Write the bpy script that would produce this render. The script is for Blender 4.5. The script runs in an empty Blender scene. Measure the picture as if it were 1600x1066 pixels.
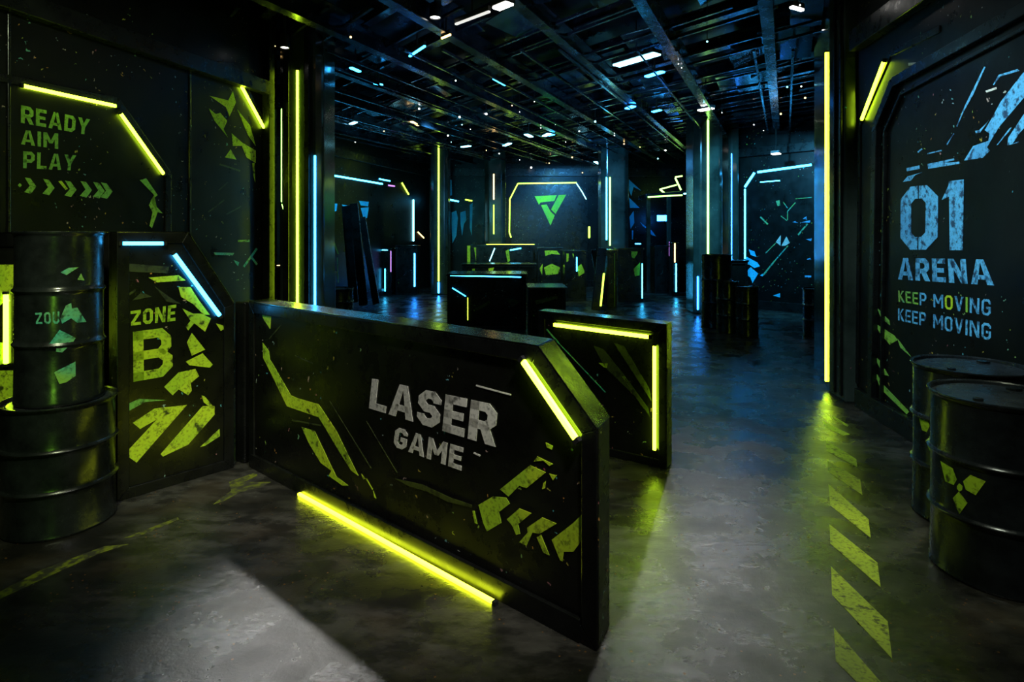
import bpy, bmesh, math, random
from mathutils import Vector
from mathutils.geometry import tessellate_polygon
random.seed(7)
SC = bpy.context.scene
COL = SC.collection
# ------------------------------------------------------------------ camera
F, HX, HY, EYE = 950.0, 800.0, 367.0, 1.7
cd = bpy.data.cameras.new('camera'); cam = bpy.data.objects.new('camera', cd); COL.objects.link(cam)
cam.location = (0, 0, EYE); cam.rotation_euler = (math.pi/2, 0, 0)
cd.sensor_width = 36; cd.lens = F/1600*36; cd.shift_y = -(533-HY)/1600; cd.clip_start = .05; cd.clip_end = 200
SC.camera = cam
vs = SC.view_settings
vs.view_transform = 'Standard'; vs.look = 'None'; vs.gamma = 1; vs.exposure = 0; vs.use_curve_mapping = False
CEIL = 4.5

def ray(px, py): return Vector(((px-HX)/F, 1.0, (HY-py)/F))
def flo(px, py):
    y = EYE*F/(py-HY); return Vector(((px-HX)/F*y, y, 0))
def at(px, y, z=0.0): return Vector(((px-HX)/F*y, y, z))
def zat(py, y): return EYE+(HY-py)/F*y

# ------------------------------------------------------------------ materials
def nodes(name):
    m = bpy.data.materials.new(name); m.use_nodes = True
    nt = m.node_tree; b = nt.nodes['Principled BSDF']; return m, nt, b
def N(nt, t, **k):
    n = nt.nodes.new(t)
    for a, v in k.items():
        if a in n.inputs: n.inputs[a].default_value = v
        else: setattr(n, a, v)
    return n
def ramp(nt, src, stops):
    r = nt.nodes.new('ShaderNodeValToRGB'); e = r.color_ramp.elements
    while len(e) < len(stops): e.new(.5)
    for q, (p, c) in zip(e, stops):
        q.position = p; q.color = (c, c, c, 1) if not hasattr(c, '__len__') else (*c, 1)
    nt.links.new(src, r.inputs[0]); return r
def mix(nt, fac, a, b):
    m = nt.nodes.new('ShaderNodeMix'); m.data_type = 'RGBA'
    if hasattr(fac, 'default_value') and not isinstance(fac, float): nt.links.new(fac, m.inputs[0])
    else: m.inputs[0].default_value = fac
    for v, i in ((a, 6), (b, 7)):
        if isinstance(v, tuple): m.inputs[i].default_value = (*v, 1)
        else: nt.links.new(v, m.inputs[i])
    return m.outputs[2]

def mat_metal(name, base, rough=(.25, .5), metal=.0, flecks=.0, bump=.15, scale=3.0, spec=.5, tint=None):
    m, nt, b = nodes(name)
    tc = N(nt, 'ShaderNodeTexCoord'); co = tc.outputs['Object']
    n1 = N(nt, 'ShaderNodeTexNoise', Scale=scale, Detail=8, Roughness=.65); nt.links.new(co, n1.inputs['Vector'])
    lo = tuple(c*.45 for c in base); hi = tint or tuple(c*1.9 for c in base)
    col = mix(nt, ramp(nt, n1.outputs['Fac'], [(.35, 0.), (.7, 1.)]).outputs[0], lo, hi)
    if flecks:   # coloured flecks painted in for small glints of light
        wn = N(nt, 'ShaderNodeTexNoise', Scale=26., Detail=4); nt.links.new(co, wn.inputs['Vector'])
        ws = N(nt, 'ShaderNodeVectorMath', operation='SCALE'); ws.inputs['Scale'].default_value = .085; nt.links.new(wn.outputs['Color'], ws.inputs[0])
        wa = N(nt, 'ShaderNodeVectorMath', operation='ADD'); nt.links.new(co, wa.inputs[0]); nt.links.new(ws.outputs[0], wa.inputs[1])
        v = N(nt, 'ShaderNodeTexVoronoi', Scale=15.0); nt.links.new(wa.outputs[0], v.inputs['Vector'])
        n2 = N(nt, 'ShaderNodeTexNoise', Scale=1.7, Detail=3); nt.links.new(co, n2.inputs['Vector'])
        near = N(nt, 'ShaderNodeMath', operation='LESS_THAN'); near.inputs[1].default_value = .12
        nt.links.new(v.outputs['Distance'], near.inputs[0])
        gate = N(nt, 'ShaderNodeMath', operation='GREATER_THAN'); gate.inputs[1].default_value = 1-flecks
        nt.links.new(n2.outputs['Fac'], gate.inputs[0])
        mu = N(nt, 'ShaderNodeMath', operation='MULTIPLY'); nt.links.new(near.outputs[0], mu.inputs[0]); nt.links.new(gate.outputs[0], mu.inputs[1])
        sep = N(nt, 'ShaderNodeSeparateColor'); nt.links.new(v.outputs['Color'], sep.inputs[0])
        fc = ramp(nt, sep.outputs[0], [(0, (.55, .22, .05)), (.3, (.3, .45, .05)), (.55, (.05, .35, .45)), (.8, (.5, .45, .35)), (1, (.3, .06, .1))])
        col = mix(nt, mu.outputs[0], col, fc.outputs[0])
    nt.links.new(col, b.inputs['Base Color'])
    n3 = N(nt, 'ShaderNodeTexNoise', Scale=scale*2.3, Detail=6, Roughness=.7); nt.links.new(co, n3.inputs['Vector'])
    r = ramp(nt, n3.outputs['Fac'], [(.3, rough[0]), (.7, rough[1])]); nt.links.new(r.outputs[0], b.inputs['Roughness'])
    b.inputs['Metallic'].default_value = metal
    b.inputs['Specular IOR Level'].default_value = spec
    if bump:
        n4 = N(nt, 'ShaderNodeTexNoise', Scale=scale*1.2, Detail=5); nt.links.new(co, n4.inputs['Vector'])
        bp = N(nt, 'ShaderNodeBump', Strength=bump, Distance=.02); nt.links.new(n4.outputs['Fac'], bp.inputs['Height'])
        nt.links.new(bp.outputs[0], b.inputs['Normal'])
    return m

def mat_paint(name, c, c2=None, wear=.5, dark=(.012, .014, .01), rough=.45):
    """stencil paint with worn, sooty blotches"""
    m, nt, b = nodes(name)
    tc = N(nt, 'ShaderNodeTexCoord'); co = tc.outputs['Object']
    n1 = N(nt, 'ShaderNodeTexNoise', Scale=19., Detail=6, Roughness=.62); nt.links.new(co, n1.inputs['Vector'])
    n2 = N(nt, 'ShaderNodeTexNoise', Scale=3.1, Detail=4); nt.links.new(co, n2.inputs['Vector'])
    col = mix(nt, ramp(nt, n2.outputs['Fac'], [(.42, 0.), (.6, 1.)]).outputs[0], c, c2 or tuple(x*.7 for x in c))
    a = .70-.16*wear
    w = ramp(nt, n1.outputs['Fac'], [(a-.06, 0.), (a+.05, .92)])
    col = mix(nt, w.outputs[0], col, dark)
    n5 = N(nt, 'ShaderNodeTexNoise', Scale=60., Detail=3); nt.links.new(co, n5.inputs['Vector'])
    col = mix(nt, ramp(nt, n5.outputs['Fac'], [(.5, 0.), (.75, .6)]).outputs[0], col, dark)
    nt.links.new(col, b.inputs['Base Color']); b.inputs['Roughness'].default_value = rough
    b.inputs['Specular IOR Level'].default_value = .3
    return m

def mat_emit(name, c, s):
    m, nt, b = nodes(name)
    b.inputs['Base Color'].default_value = (.3, .3, .3, 1)
    b.inputs['Emission Color'].default_value = (*c, 1); b.inputs['Emission Strength'].default_value = s
    return m

M = {}
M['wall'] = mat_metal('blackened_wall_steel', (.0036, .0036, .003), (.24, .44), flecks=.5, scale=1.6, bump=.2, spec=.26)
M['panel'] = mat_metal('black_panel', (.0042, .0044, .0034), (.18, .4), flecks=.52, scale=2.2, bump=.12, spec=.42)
M['frame'] = mat_metal('black_frame', (.0045, .0048, .0045), (.2, .4), scale=4., bump=.08, spec=.4)
M['cap'] = mat_metal('brushed_cap', (.16, .18, .16), (.14, .26), metal=1., scale=3., bump=.22, tint=(.30, .33, .29))
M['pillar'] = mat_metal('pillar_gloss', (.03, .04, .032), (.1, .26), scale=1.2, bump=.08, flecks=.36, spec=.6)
M['drum'] = mat_metal('drum_enamel', (.009, .011, .012), (.16, .34), scale=5., bump=.16, spec=.55)
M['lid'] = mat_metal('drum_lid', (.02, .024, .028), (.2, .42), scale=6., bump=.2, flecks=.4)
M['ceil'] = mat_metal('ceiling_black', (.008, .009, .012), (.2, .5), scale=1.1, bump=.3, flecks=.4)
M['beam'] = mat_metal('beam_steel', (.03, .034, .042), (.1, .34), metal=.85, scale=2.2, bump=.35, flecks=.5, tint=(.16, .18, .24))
M['tile'] = mat_metal('ceiling_tile', (.04, .06, .075), (.08, .3), metal=.8, scale=1.4, bump=.3, tint=(.12, .2, .28))
M['lime'] = mat_paint('lime_paint', (.60, .78, .03), (.40, .64, .03), .5)
M['green'] = mat_paint('green_paint', (.30, .60, .06), (.2, .5, .09), .5)
M['leaf'] = mat_paint('bright_green_paint', (.24, .72, .09), (.16, .6, .15), .25)
M['blue'] = mat_paint('blue_paint', (.13, .52, .86), (.10, .40, .72), .85, dark=(.02, .03, .07))
M['cyanp'] = mat_paint('cyan_paint', (.06, .72, .95), (.04, .55, .9), .25)
M['teal'] = mat_paint('teal_paint', (.06, .42, .34), (.25, .5, .08), .6)
M['white'] = mat_paint('white_paint', (.80, .77, .69), (.66, .64, .57), .45, dark=(.10, .10, .085))
M['mark'] = mat_paint('floor_paint', (.62, .76, .05), (.48, .62, .05), .6, dark=(.04, .045, .02))
M['fade'] = mat_paint('worn_floor_paint', (.26, .30, .02), (.14, .16, .02), 1.25, dark=(.045, .043, .035))
M['dim'] = mat_paint('faded_olive_paint', (.06, .08, .015), (.04, .05, .02), .8)
LIME = (.62, 1., .02)
M['ledyellow'] = mat_emit('yellow_green_led', (.85, 1., .015), 15.)
M['ledlime'] = mat_emit('lime_led', LIME, 20.)
M['ledlime2'] = mat_emit('lime_led_far', (.55, 1., .05), 5.)
M['ledgreen'] = mat_emit('green_led', (.4, 1., .16), 5.)
M['ledcyan'] = mat_emit('cyan_led', (.03, .42, 1.), 14.)
M['ledcyan2'] = mat_emit('cyan_led_far', (.04, .5, 1.), 15.)
M['ledblue'] = mat_emit('blue_led', (.02, .25, 1.), 24.)
M['ledwhite'] = mat_emit('white_lamp', (1., .97, .9), 10.)
M['ledice'] = mat_emit('ice_lamp', (.25, .8, 1.), 8.)
M['ledamber'] = mat_emit('amber_lamp', (1., .6, .2), 6.)
M['ledpink'] = mat_emit('pink_led', (.5, .2, .8), 2.)
M['rubber'] = mat_metal('black_plastic', (.01, .01, .01), (.35, .6), scale=8., bump=.1)

def floor_mat():
    m, nt, b = nodes('sealed_concrete')
    tc = N(nt, 'ShaderNodeTexCoord'); co = tc.outputs['Object']
    mp = N(nt, 'ShaderNodeMapping'); mp.inputs['Rotation'].default_value = (0, 0, .5); mp.inputs['Scale'].default_value = (1., 2.1, 1.); nt.links.new(co, mp.inputs['Vector'])
    n1 = N(nt, 'ShaderNodeTexNoise', Scale=1.1, Detail=10, Roughness=.6); nt.links.new(mp.outputs[0], n1.inputs['Vector'])
    n2 = N(nt, 'ShaderNodeTexNoise', Scale=5., Detail=10, Roughness=.62); nt.links.new(mp.outputs[0], n2.inputs['Vector'])
    c = mix(nt, ramp(nt, n1.outputs['Fac'], [(.40, 0.), (.62, 1.)]).outputs[0], (.013, .012, .010), (.075, .070, .060))
    c = mix(nt, ramp(nt, n2.outputs['Fac'], [(.42, .85), (.56, 0.)]).outputs[0], c, (.013, .0125, .011))
    n8 = N(nt, 'ShaderNodeTexNoise', Scale=2.1, Detail=6); nt.links.new(co, n8.inputs['Vector'])
    c = mix(nt, ramp(nt, n8.outputs['Fac'], [(.52, 0.), (.66, .5)]).outputs[0], c, (.06, .045, .028))
    v = N(nt, 'ShaderNodeTexVoronoi', Scale=22.); nt.links.new(co, v.inputs['Vector'])
    n3 = N(nt, 'ShaderNodeTexNoise', Scale=2.3, Detail=3); nt.links.new(co, n3.inputs['Vector'])
    a = N(nt, 'ShaderNodeMath', operation='LESS_THAN'); a.inputs[1].default_value = .11; nt.links.new(v.outputs['Distance'], a.inputs[0])
    g = N(nt, 'ShaderNodeMath', operation='GREATER_THAN'); g.inputs[1].default_value = .5; nt.links.new(n3.outputs['Fac'], g.inputs[0])
    mu = N(nt, 'ShaderNodeMath', operation='MULTIPLY'); nt.links.new(a.outputs[0], mu.inputs[0]); nt.links.new(g.outputs[0], mu.inputs[1])
    c = mix(nt, mu.outputs[0], c, (.16, .075, .025))  # orange flecks coloured in for small glints on the floor
    nt.links.new(c, b.inputs['Base Color'])
    n4 = N(nt, 'ShaderNodeTexNoise', Scale=2.6, Detail=10, Roughness=.6); nt.links.new(co, n4.inputs['Vector'])
    nt.links.new(ramp(nt, n4.outputs['Fac'], [(.36, .15), (.62, .38)]).outputs[0], b.inputs['Roughness'])
    b.inputs['Specular IOR Level'].default_value = .45
    n5 = N(nt, 'ShaderNodeTexNoise', Scale=16., Detail=8, Roughness=.7); nt.links.new(co, n5.inputs['Vector'])
    bp = N(nt, 'ShaderNodeBump', Strength=.3, Distance=.012); nt.links.new(n5.outputs['Fac'], bp.inputs['Height'])
    nt.links.new(bp.outputs[0], b.inputs['Normal'])
    return m
M['floor'] = floor_mat()

# ------------------------------------------------------------------ object helpers
ORG = {}
def tag(o, label, cat, group=None):
    o['label'] = label; o['category'] = cat
    if group: o['group'] = group
    return o
def thing(name, label, cat, loc=(0, 0, 0), group=None):
    o = bpy.data.objects.new(name, None); COL.objects.link(o); o.empty_display_size = .1
    o.location = loc; ORG[o.name] = Vector(loc); return tag(o, label, cat, group)
class MB:
    """collects world-space faces and links them as ONE mesh object"""
    def __init__(s): s.v = []; s.f = []
    def poly(s, pts):
        i = len(s.v); s.v += [Vector(p) for p in pts]; s.f.append(list(range(i, i+len(pts)))); return s
    def prism(s, pts, ext):
        ext = Vector(ext); n = len(pts); i = len(s.v)
        s.v += [Vector(p) for p in pts] + [Vector(p)+ext for p in pts]
        s.f.append(list(range(i, i+n))); s.f.append(list(range(i+2*n-1, i+n-1, -1)))
        for k in range(n):
            j = (k+1) % n; s.f.append([i+k, i+n+k, i+n+j, i+j])
        return s
    def box(s, c, ax, ay, az):
        c = Vector(c); ax, ay, az = Vector(ax), Vector(ay), Vector(az)
        return s.prism([c-ax-ay-az, c+ax-ay-az, c+ax+ay-az, c-ax+ay-az], 2*az)
    def bar(s, a, b, w, d, up=(0, 0, 1)):
        a, b = Vector(a), Vector(b); t = (b-a).normalized(); up = Vector(up)
        x = t.cross(up)
        if x.length < 1e-4: x = t.cross(Vector((1, 0, 0)))
        x.normalize(); y = x.cross(t).normalized()
        return s.box((a+b)/2, (b-a)/2, x*w/2, y*d/2)
    def lathe(s, prof, c, seg=48):
        c = Vector(c); i = len(s.v); n = len(prof)
        for k in range(seg):
            a = 2*math.pi*k/seg
            for r, z in prof: s.v.append(c+Vector((r*math.cos(a), r*math.sin(a), z)))
        for k in range(seg):
            j = (k+1) % seg
            for q in range(n-1): s.f.append([i+k*n+q, i+j*n+q, i+j*n+q+1, i+k*n+q+1])
        return s
    def build(s, name, mat, parent=None, bevel=0, smooth=None):
        o0 = ORG[parent.name] if parent else Vector()
        me = bpy.data.meshes.new(name); me.from_pydata([v-o0 for v in s.v], [], s.f)
        bm = bmesh.new(); bm.from_mesh(me); bmesh.ops.recalc_face_normals(bm, faces=bm.faces); bm.to_mesh(me); bm.free()
        me.materials.append(M[mat] if isinstance(mat, str) else mat)
        if smooth:
            for p in me.polygons: p.use_smooth = True
            me.set_sharp_from_angle(angle=math.radians(smooth))
        o = bpy.data.objects.new(name, me); COL.objects.link(o)
        if parent: o.parent = parent; ORG[o.name] = o0
        else: ORG[o.name] = Vector()
        if bevel:
            bv = o.modifiers.new('bevel', 'BEVEL'); bv.width = bevel; bv.segments = 2; bv.limit_method = 'ANGLE'
        return o
def struct(name, mb, mat, bevel=0):
    o = mb.build(name, mat, None, bevel); o['kind'] = 'structure'; return o
def copy_tree(o, parent=None):
    c = o.copy(); COL.objects.link(c)
    if parent: c.parent = parent
    for ch in o.children: copy_tree(ch, c)
    return c

class Plane:
    """an upright plane through two ground points, normal towards the viewer's side"""
    def __init__(s, a, b):
        s.a = Vector((a[0], a[1], 0)); d = Vector((b[0], b[1], 0))-s.a; s.len = d.length; s.d = d.normalized()
        s.n = Vector((s.d.y, -s.d.x, 0))
        if s.n.dot(-s.a) < 0: s.n = -s.n
    def uv(s, px, py):
        r = ray(px, py); o = Vector((0, 0, EYE)); t = s.n.dot(s.a-o)/s.n.dot(r); p = o+r*t
        return ((p-s.a).dot(s.d), p.z)
    def P(s, u, z, off=0.): return s.a+s.d*u+Vector((0, 0, z))+s.n*off
    def px(s, pts): return [s.uv(*p) for p in pts]
def crop(x0, y0, k): return lambda pts: [(x0+x/k, y0+y/k) for x, y in pts]
def inset(poly, w):
    n = len(poly); out = []
    area = sum(poly[i][0]*poly[(i+1) % n][1]-poly[(i+1) % n][0]*poly[i][1] for i in range(n))
    sg = 1 if area > 0 else -1
    for i in range(n):
        p0, p1, p2 = Vector(poly[i-1]), Vector(poly[i]), Vector(poly[(i+1) % n])
        e1, e2 = (p1-p0).normalized(), (p2-p1).normalized()
        n1, n2 = Vector((-e1.y, e1.x))*sg, Vector((-e2.y, e2.x))*sg
        bis = n1+n2; k = w*2/max(bis.length_squared, .3)
        out.append(tuple(p1+bis*k))
    return out
def decal(mb, pl, polys, off=.003, th=.002):
    for q in polys: mb.prism([pl.P(u, z, off) for u, z in q], pl.n*-th)
    return mb
def led(pl, p, q, w, mat, name='light_strip', parent=None, base=0., px=True, cap=True):
    """a tube on a plane from p to q; the dark end caps belong to it"""
    if px: p, q = pl.uv(*p), pl.uv(*q)
    w *= .78; off = base+w*.35
    a, b = pl.P(*p, off), pl.P(*q, off)
    o = MB().bar(a, b, w, w*.7, pl.n).build(name, mat, parent, bevel=w*.2)
    if cap:
        t = (b-a).normalized()
        MB().bar(a-t*.02, a, w*1.1, w*.9, pl.n).build('end_cap', 'rubber', o); MB().bar(b, b+t*.02, w*1.1, w*.9, pl.n).build('end_cap', 'rubber', o)
    return o
def led_thing(pl, p, q, w, mat, label, group=None, name='led_strip', **k):
    return tag(led(pl, p, q, w, mat, name, None, **k), label, 'light strip', group)

# ------------------------------------------------------------------ stencil letters
def stroke(pts, t, closed=False):
    n = len(pts); P = [Vector(p) for p in pts]; L, R = [], []
    for i in range(n):
        a = P[i-1] if (closed or i) else None; b = P[(i+1) % n] if (closed or i < n-1) else None
        e1 = (P[i]-a).normalized() if a is not None else None; e2 = (b-P[i]).normalized() if b is not None else None
        e1 = e1 if e1 is not None else e2; e2 = e2 if e2 is not None else e1
        n1, n2 = Vector((-e1.y, e1.x)), Vector((-e2.y, e2.x)); bis = n1+n2
        k = t/max(bis.length_squared, .4); L.append(P[i]+bis*k); R.append(P[i]-bis*k)
    out = []
    for i in range(n if closed else n-1):
        j = (i+1) % n; out.append([tuple(L[i]), tuple(L[j]), tuple(R[j]), tuple(R[i])])
    return out
def glyph(ch, t):
    W = {'M': .88, 'I': t, '1': .5, 'B': .7, 'N': .72, 'A': .78, 'V': .74, 'Y': .74, 'L': .58, 'E': .58, ' ': .36}
    w = W.get(ch, .66); x0, x1, y0, y1, c = t/2, w-t/2, t/2, 1-t/2, .13; q = []
    sp = lambda: stroke([(x0, 0), (x0, 1)], t)
    if ch == 'L': q = stroke([(x0, 1), (x0, y0), (w, y0)], t)
    elif ch == 'A': q = [[(0, 0), (1.05*t, 0), (w/2+.1*t, 1), (w/2-.6*t, 1)], [(w, 0), (w-1.05*t, 0), (w/2-.1*t, 1), (w/2+.6*t, 1)], [(.2*w, .2), (.8*w, .2), (.74*w, .2+.85*t), (.26*w, .2+.85*t)]]
    elif ch == 'S': q = stroke([(x1, .68), (x1, y1-c), (x1-c, y1), (x0+c, y1), (x0, y1-c), (x0, .5+c), (x0+c, .5), (x1-c, .5), (x1, .5-c), (x1, y0+c), (x1-c, y0), (x0+c, y0), (x0, y0+c), (x0, .32)], t)
    elif ch == 'E': q = sp()+stroke([(0, y0), (w, y0)], t)+stroke([(0, .5), (w*.9, .5)], t*.9)+stroke([(0, y1), (w, y1)], t)
    elif ch in 'RP':
        q = sp()+stroke([(0, y1), (x1-c, y1), (x1, y1-c), (x1, .43+c), (x1-c, .43), (0, .43)], t)
        if ch == 'R': q += [[(.36*w, .46), (.36*w+1.15*t, .46), (w+.03, 0), (w+.03-1.15*t, 0)]]
    elif ch == 'G': q = stroke([(x1, .70), (x1, y1-c), (x1-c, y1), (x0+c, y1), (x0, y1-c), (x0, y0+c), (x0+c, y0), (x1-c, y0), (x1, y0+c), (x1, .46), (.5*w, .46)], t)
    elif ch == 'M': q = sp()+stroke([(x1, 0), (x1, 1)], t)+[[(0, 1), (t, 1), (w/2+.45*t, .3), (w/2-.45*t, .3)], [(w, 1), (w-t, 1), (w/2-.45*t, .3), (w/2+.45*t, .3)]]
    elif ch == 'Z': q = stroke([(0, y1), (w, y1)], t)+stroke([(0, y0), (w, y0)], t)+[[(0, t), (1.15*t, t), (w, 1-t), (w-1.15*t, 1-t)]]
    elif ch in 'O0U':
        if ch == 'U': q = stroke([(x0, 1), (x0, y0+c), (x0+c, y0), (x1-c, y0), (x1, y0+c), (x1, 1)], t)
        elif ch == '0':
            for k in (0, 1):
                q += stroke([(w*k+(1-2*k)*x, y) for x, y in ((w/2-.012, y1), (x0+c, y1), (x0, y1-c), (x0, y0+c), (x0+c, y0), (w/2-.012, y0))], t)
        else: q = stroke([(x0+c, y0), (x1-c, y0), (x1, y0+c), (x1, y1-c), (x1-c, y1), (x0+c, y1), (x0, y1-c), (x0, y0+c)], t, True)
    elif ch == 'D': q = stroke([(x0, y0), (x1-c, y0), (x1, y0+c), (x1, y1-c), (x1-c, y1), (x0, y1)], t, True)
    elif ch == 'N': q = sp()+stroke([(x1, 0), (x1, 1)], t)+[[(0, 1), (1.1*t, 1), (w, 0), (w-1.1*t, 0)]]
    elif ch == 'B': q = sp()+stroke([(0, y1), (x1-c, y1), (x1-.02, y1-c), (x1-.02, .5+c), (x1-c, .5)], t)+stroke([(0, y0), (x1-c, y0), (x1, y0+c), (x1, .5-c), (x1-c, .5), (0, .5)], t)
    elif ch == 'Y': q = [[(0, 1), (1.1*t, 1), (w/2+t/2, .42), (w/2-t/2, .42)], [(w, 1), (w-1.1*t, 1), (w/2-t/2, .42), (w/2+t/2, .42)]]+stroke([(w/2, 0), (w/2, .45)], t)
    elif ch == 'I': q = sp()
    elif ch == 'K': q = sp()+[[(t*.6, .42), (w-1.2*t, 1), (w, 1), (t, .42)], [(t*.8, .52), (t*1.7, .6), (w+.02, 0), (w-1.2*t, 0)]]
    elif ch == 'V': q = [[(0, 1), (1.1*t, 1), (w/2+.5*t, 0), (w/2-.5*t, 0)], [(w, 1), (w-1.1*t, 1), (w/2-.5*t, 0), (w/2+.5*t, 0)]]
    elif ch == '1': q = [[(w-t*1.25, 0), (w, 0), (w, 1), (w-t*1.25, 1)], [(0, .74), (w-t*1.2, .78), (w-t*1.2, 1), (.16, .93)]]
    return w, q
def text_quads(txt, quad, t=.2, gap=.14):
    """letters laid bilinearly into a quad given as TL, TR, BR, BL (plane coordinates)"""
    x = 0; raw = []
    for ch in txt:
        w, q = glyph(ch, t)
        if q: raw.append([[(px+x, py) for px, py in p] for p in q])
        x += w+gap
    tot = x-gap; TL, TR, BR, BL = [Vector(p) for p in quad]
    def mp(p):
        u, v = p[0]/tot, p[1]; return tuple((BL*(1-u)+BR*u)*(1-v)+(TL*(1-u)+TR*u)*v)
    return [[[mp(p) for p in q] for q in l] for l in raw]
def lettering(pl, txt, pxquad, mat, parent, name='lettering', t=.2, gap=.14, off=.004):
    """each letter a mesh of its own, gathered under its line"""
    quad = pl.px(pxquad); ls = text_quads(txt, quad, t, gap)
    if len(ls) == 1: return decal(MB(), pl, ls[0], off).build(name, mat, parent)
    line = parent
    if name == 'lettering' and parent.get('label', '').find('lettering') != 6 and not parent.name.startswith('wall_let'):
        line = bpy.data.objects.new(name, None); COL.objects.link(line); line.parent = parent; ORG[line.name] = ORG[parent.name]
    k = 0
    for ch, q in zip(txt.replace(' ', ''), ls):
        decal(MB(), pl, q, off).build('letter', mat[k % len(mat)] if isinstance(mat, list) else mat, line); k += 1
    return line
def graphic(pl, polys_px, mat, parent=None, name='painted_graphic', off=.003):
    """painted shapes, each shard a mesh of its own"""
    qs = [pl.px(p) for p in polys_px]
    if len(qs) == 1: return decal(MB(), pl, qs, off).build(name, mat, parent)
    if parent is None:
        u, z = qs[0][0]; parent = bpy.data.objects.new(name, None); COL.objects.link(parent)
        parent.location = pl.P(u, z, off); ORG[parent.name] = Vector(parent.location); name = 'paint_shard'
    for q in qs: decal(MB(), pl, [q], off).build(name, mat, parent)
    return parent
def line_px(a, b, w):
    a, b = Vector(a), Vector(b); t = (b-a).normalized(); n = Vector((-t.y, t.x))*w/2
    return [tuple(a+n), tuple(b+n), tuple(b-n), tuple(a-n)]

# ------------------------------------------------------------------ room shell
struct('floor', MB().prism([(-11, -4, -.1), (11, -4, -.1), (11, 23, -.1), (-11, 23, -.1)], (0, 0, .1)), 'floor')
struct('ceiling', MB().prism([(-11, -4, CEIL), (11, -4, CEIL), (11, 23, CEIL), (-11, 23, CEIL)], (0, 0, .12)), 'ceil')
lw = lambda y: (-5.143+.299*y, y)
lf = lambda y: (-8.70+.299*y, y)
rw = lambda y: (2.722+.12*y, y)
PL = Plane(lw(2.4), lw(7.35)); PLF = Plane(lf(9.5), lf(20)); PR = Plane(rw(1.6), rw(6.05))
PB = Plane((-3.3, 20), (7.2, 20)); PRF = Plane((5.26, 14.28), (7.6, 11.9))
def wall(name, pl, u0=0, u1=None, th=.15):
    u1 = pl.len if u1 is None else u1
    return struct(name, MB().prism([pl.P(u0, 0), pl.P(u1, 0), pl.P(u1, CEIL), pl.P(u0, CEIL)], -pl.n*th), 'wall')
wall('wall_left', PL); wall('wall_left_far', PLF); wall('wall_right', PR); wall('wall_back', PB); wall('wall_right_far', PRF)
wall('wall_left_return', Plane((-3.2, 7.75), (-5.75, 9.3)))
wall('wall_right_return', Plane((4.35, 8.0), (7.6, 11.7)))
wall('wall_right_back', Plane((5.45, 14.5), (7.1, 19.8)))
# seams and ledges of the side walls
n_trim = 0
def trim(mb, mat='frame', bevel=.006):
    global n_trim; n_trim += 1; return struct('trim_%d' % n_trim, mb, mat, bevel)
def ledge(pl, u0, u1, z, h, d): return MB().box((pl.P(u0, z, d/2)+pl.P(u1, z, d/2))/2, pl.d*(u1-u0)/2, pl.n*d/2, Vector((0, 0, h/2)))
for pl, z, h, d in ((PL, 3.45, .16, .10), (PR, 3.62, .2, .1), (PLF, 3.7, .2, .1), (PB, 3.75, .25, .1), (PRF, 3.6, .2, .1), (PL, .09, .18, .04), (PR, .09, .18, .05), (PB, .1, .2, .05), (PLF, .1, .2, .05), (PRF, .1, .2, .05)):
    trim(ledge(pl, .02, pl.len-.02, z, h, d))
for px in (13, 296): 
    u = PL.uv(px, 250)[0]; trim(MB().box(PL.P(u, 2.0, .006), PL.d*.012, PL.n*.006, Vector((0, 0, 1.4))))
def frame_trim(pl, pxpoly, w, d, closed=False):
    q = pl.px(pxpoly); m = MB()
    for a, b in zip(q, q[1:]): m.bar(pl.P(*a, d/2), pl.P(*b, d/2), w, d, pl.n)
    return trim(m)
frame_trim(PL, [(-20, 117), (182, 158), (262, 272), (262, 520)], .07, .012)
frame_trim(PL, [(340, 100), (366, 103), (417, 202), (417, 420)], .06, .012)
frame_trim(PR, [(1640, -4), (1402, 128), (1374, 196), (1366, 640)], .09, .05)
frame_trim(PR, [(1640, 26), (1412, 146), (1386, 205), (1380, 640)], .03, .03)
frame_trim(PR, [(1470, 45), (1392, 84), (1344, 196), (1340, 600)], .06, .012)
trim(MB().box(PL.P(PL.len-.06, 2.2, .05), PL.d*.05, PL.n*.05, Vector((0, 0, 2.2))))  # dark post added to shade the end of the wall

# ------------------------------------------------------------------ pillars
def pillar(pts, z1=CEIL, bevel=.03):
    return struct('pillar', MB().prism([(p[0], p[1], 0) for p in pts], (0, 0, z1)), 'pillar', bevel)
def boxpillar(px0, px1, y, depth=.7, bevel=.05):
    a, b = at(px0, y), at(px1, y); k = (b-a).length*.18
    pts = [a+Vector((0, k, 0)), a+Vector((k, 0, 0)), b-Vector((k, 0, 0)), b+Vector((0, k, 0)), b+Vector((0, depth, 0)), a+Vector((0, depth, 0))]
    pillar(pts); return Plane(a+Vector((k, 0, 0)), b-Vector((k, 0, 0)))
# left pillar, octagonal with flutes
LY = 7.5
lp = boxpillar(432, 502, LY, .6)
trim(MB().box(at(448, LY-.03, 2.25), Vector((.035, 0, 0)), Vector((0, .03, 0)), Vector((0, 0, 2.24))))
trim(MB().box(at(480, LY-.03, 2.25), Vector((.03, 0, 0)), Vector((0, .03, 0)), Vector((0, 0, 2.24))))
trim(MB().box(at(424, LY-.05, 2.25), Vector((.05, 0, 0)), Vector((0, .05, 0)), Vector((0, 0, 2.24))))
led_thing(lp, (465, 110), (465, 545), .034, 'ledlime', 'tall lime light strip on the left pillar beside the left wall')
led_thing(lp, (492.5, 243), (492.5, 545), .03, 'ledcyan', 'tall cyan light strip on right edge of the left pillar')
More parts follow.
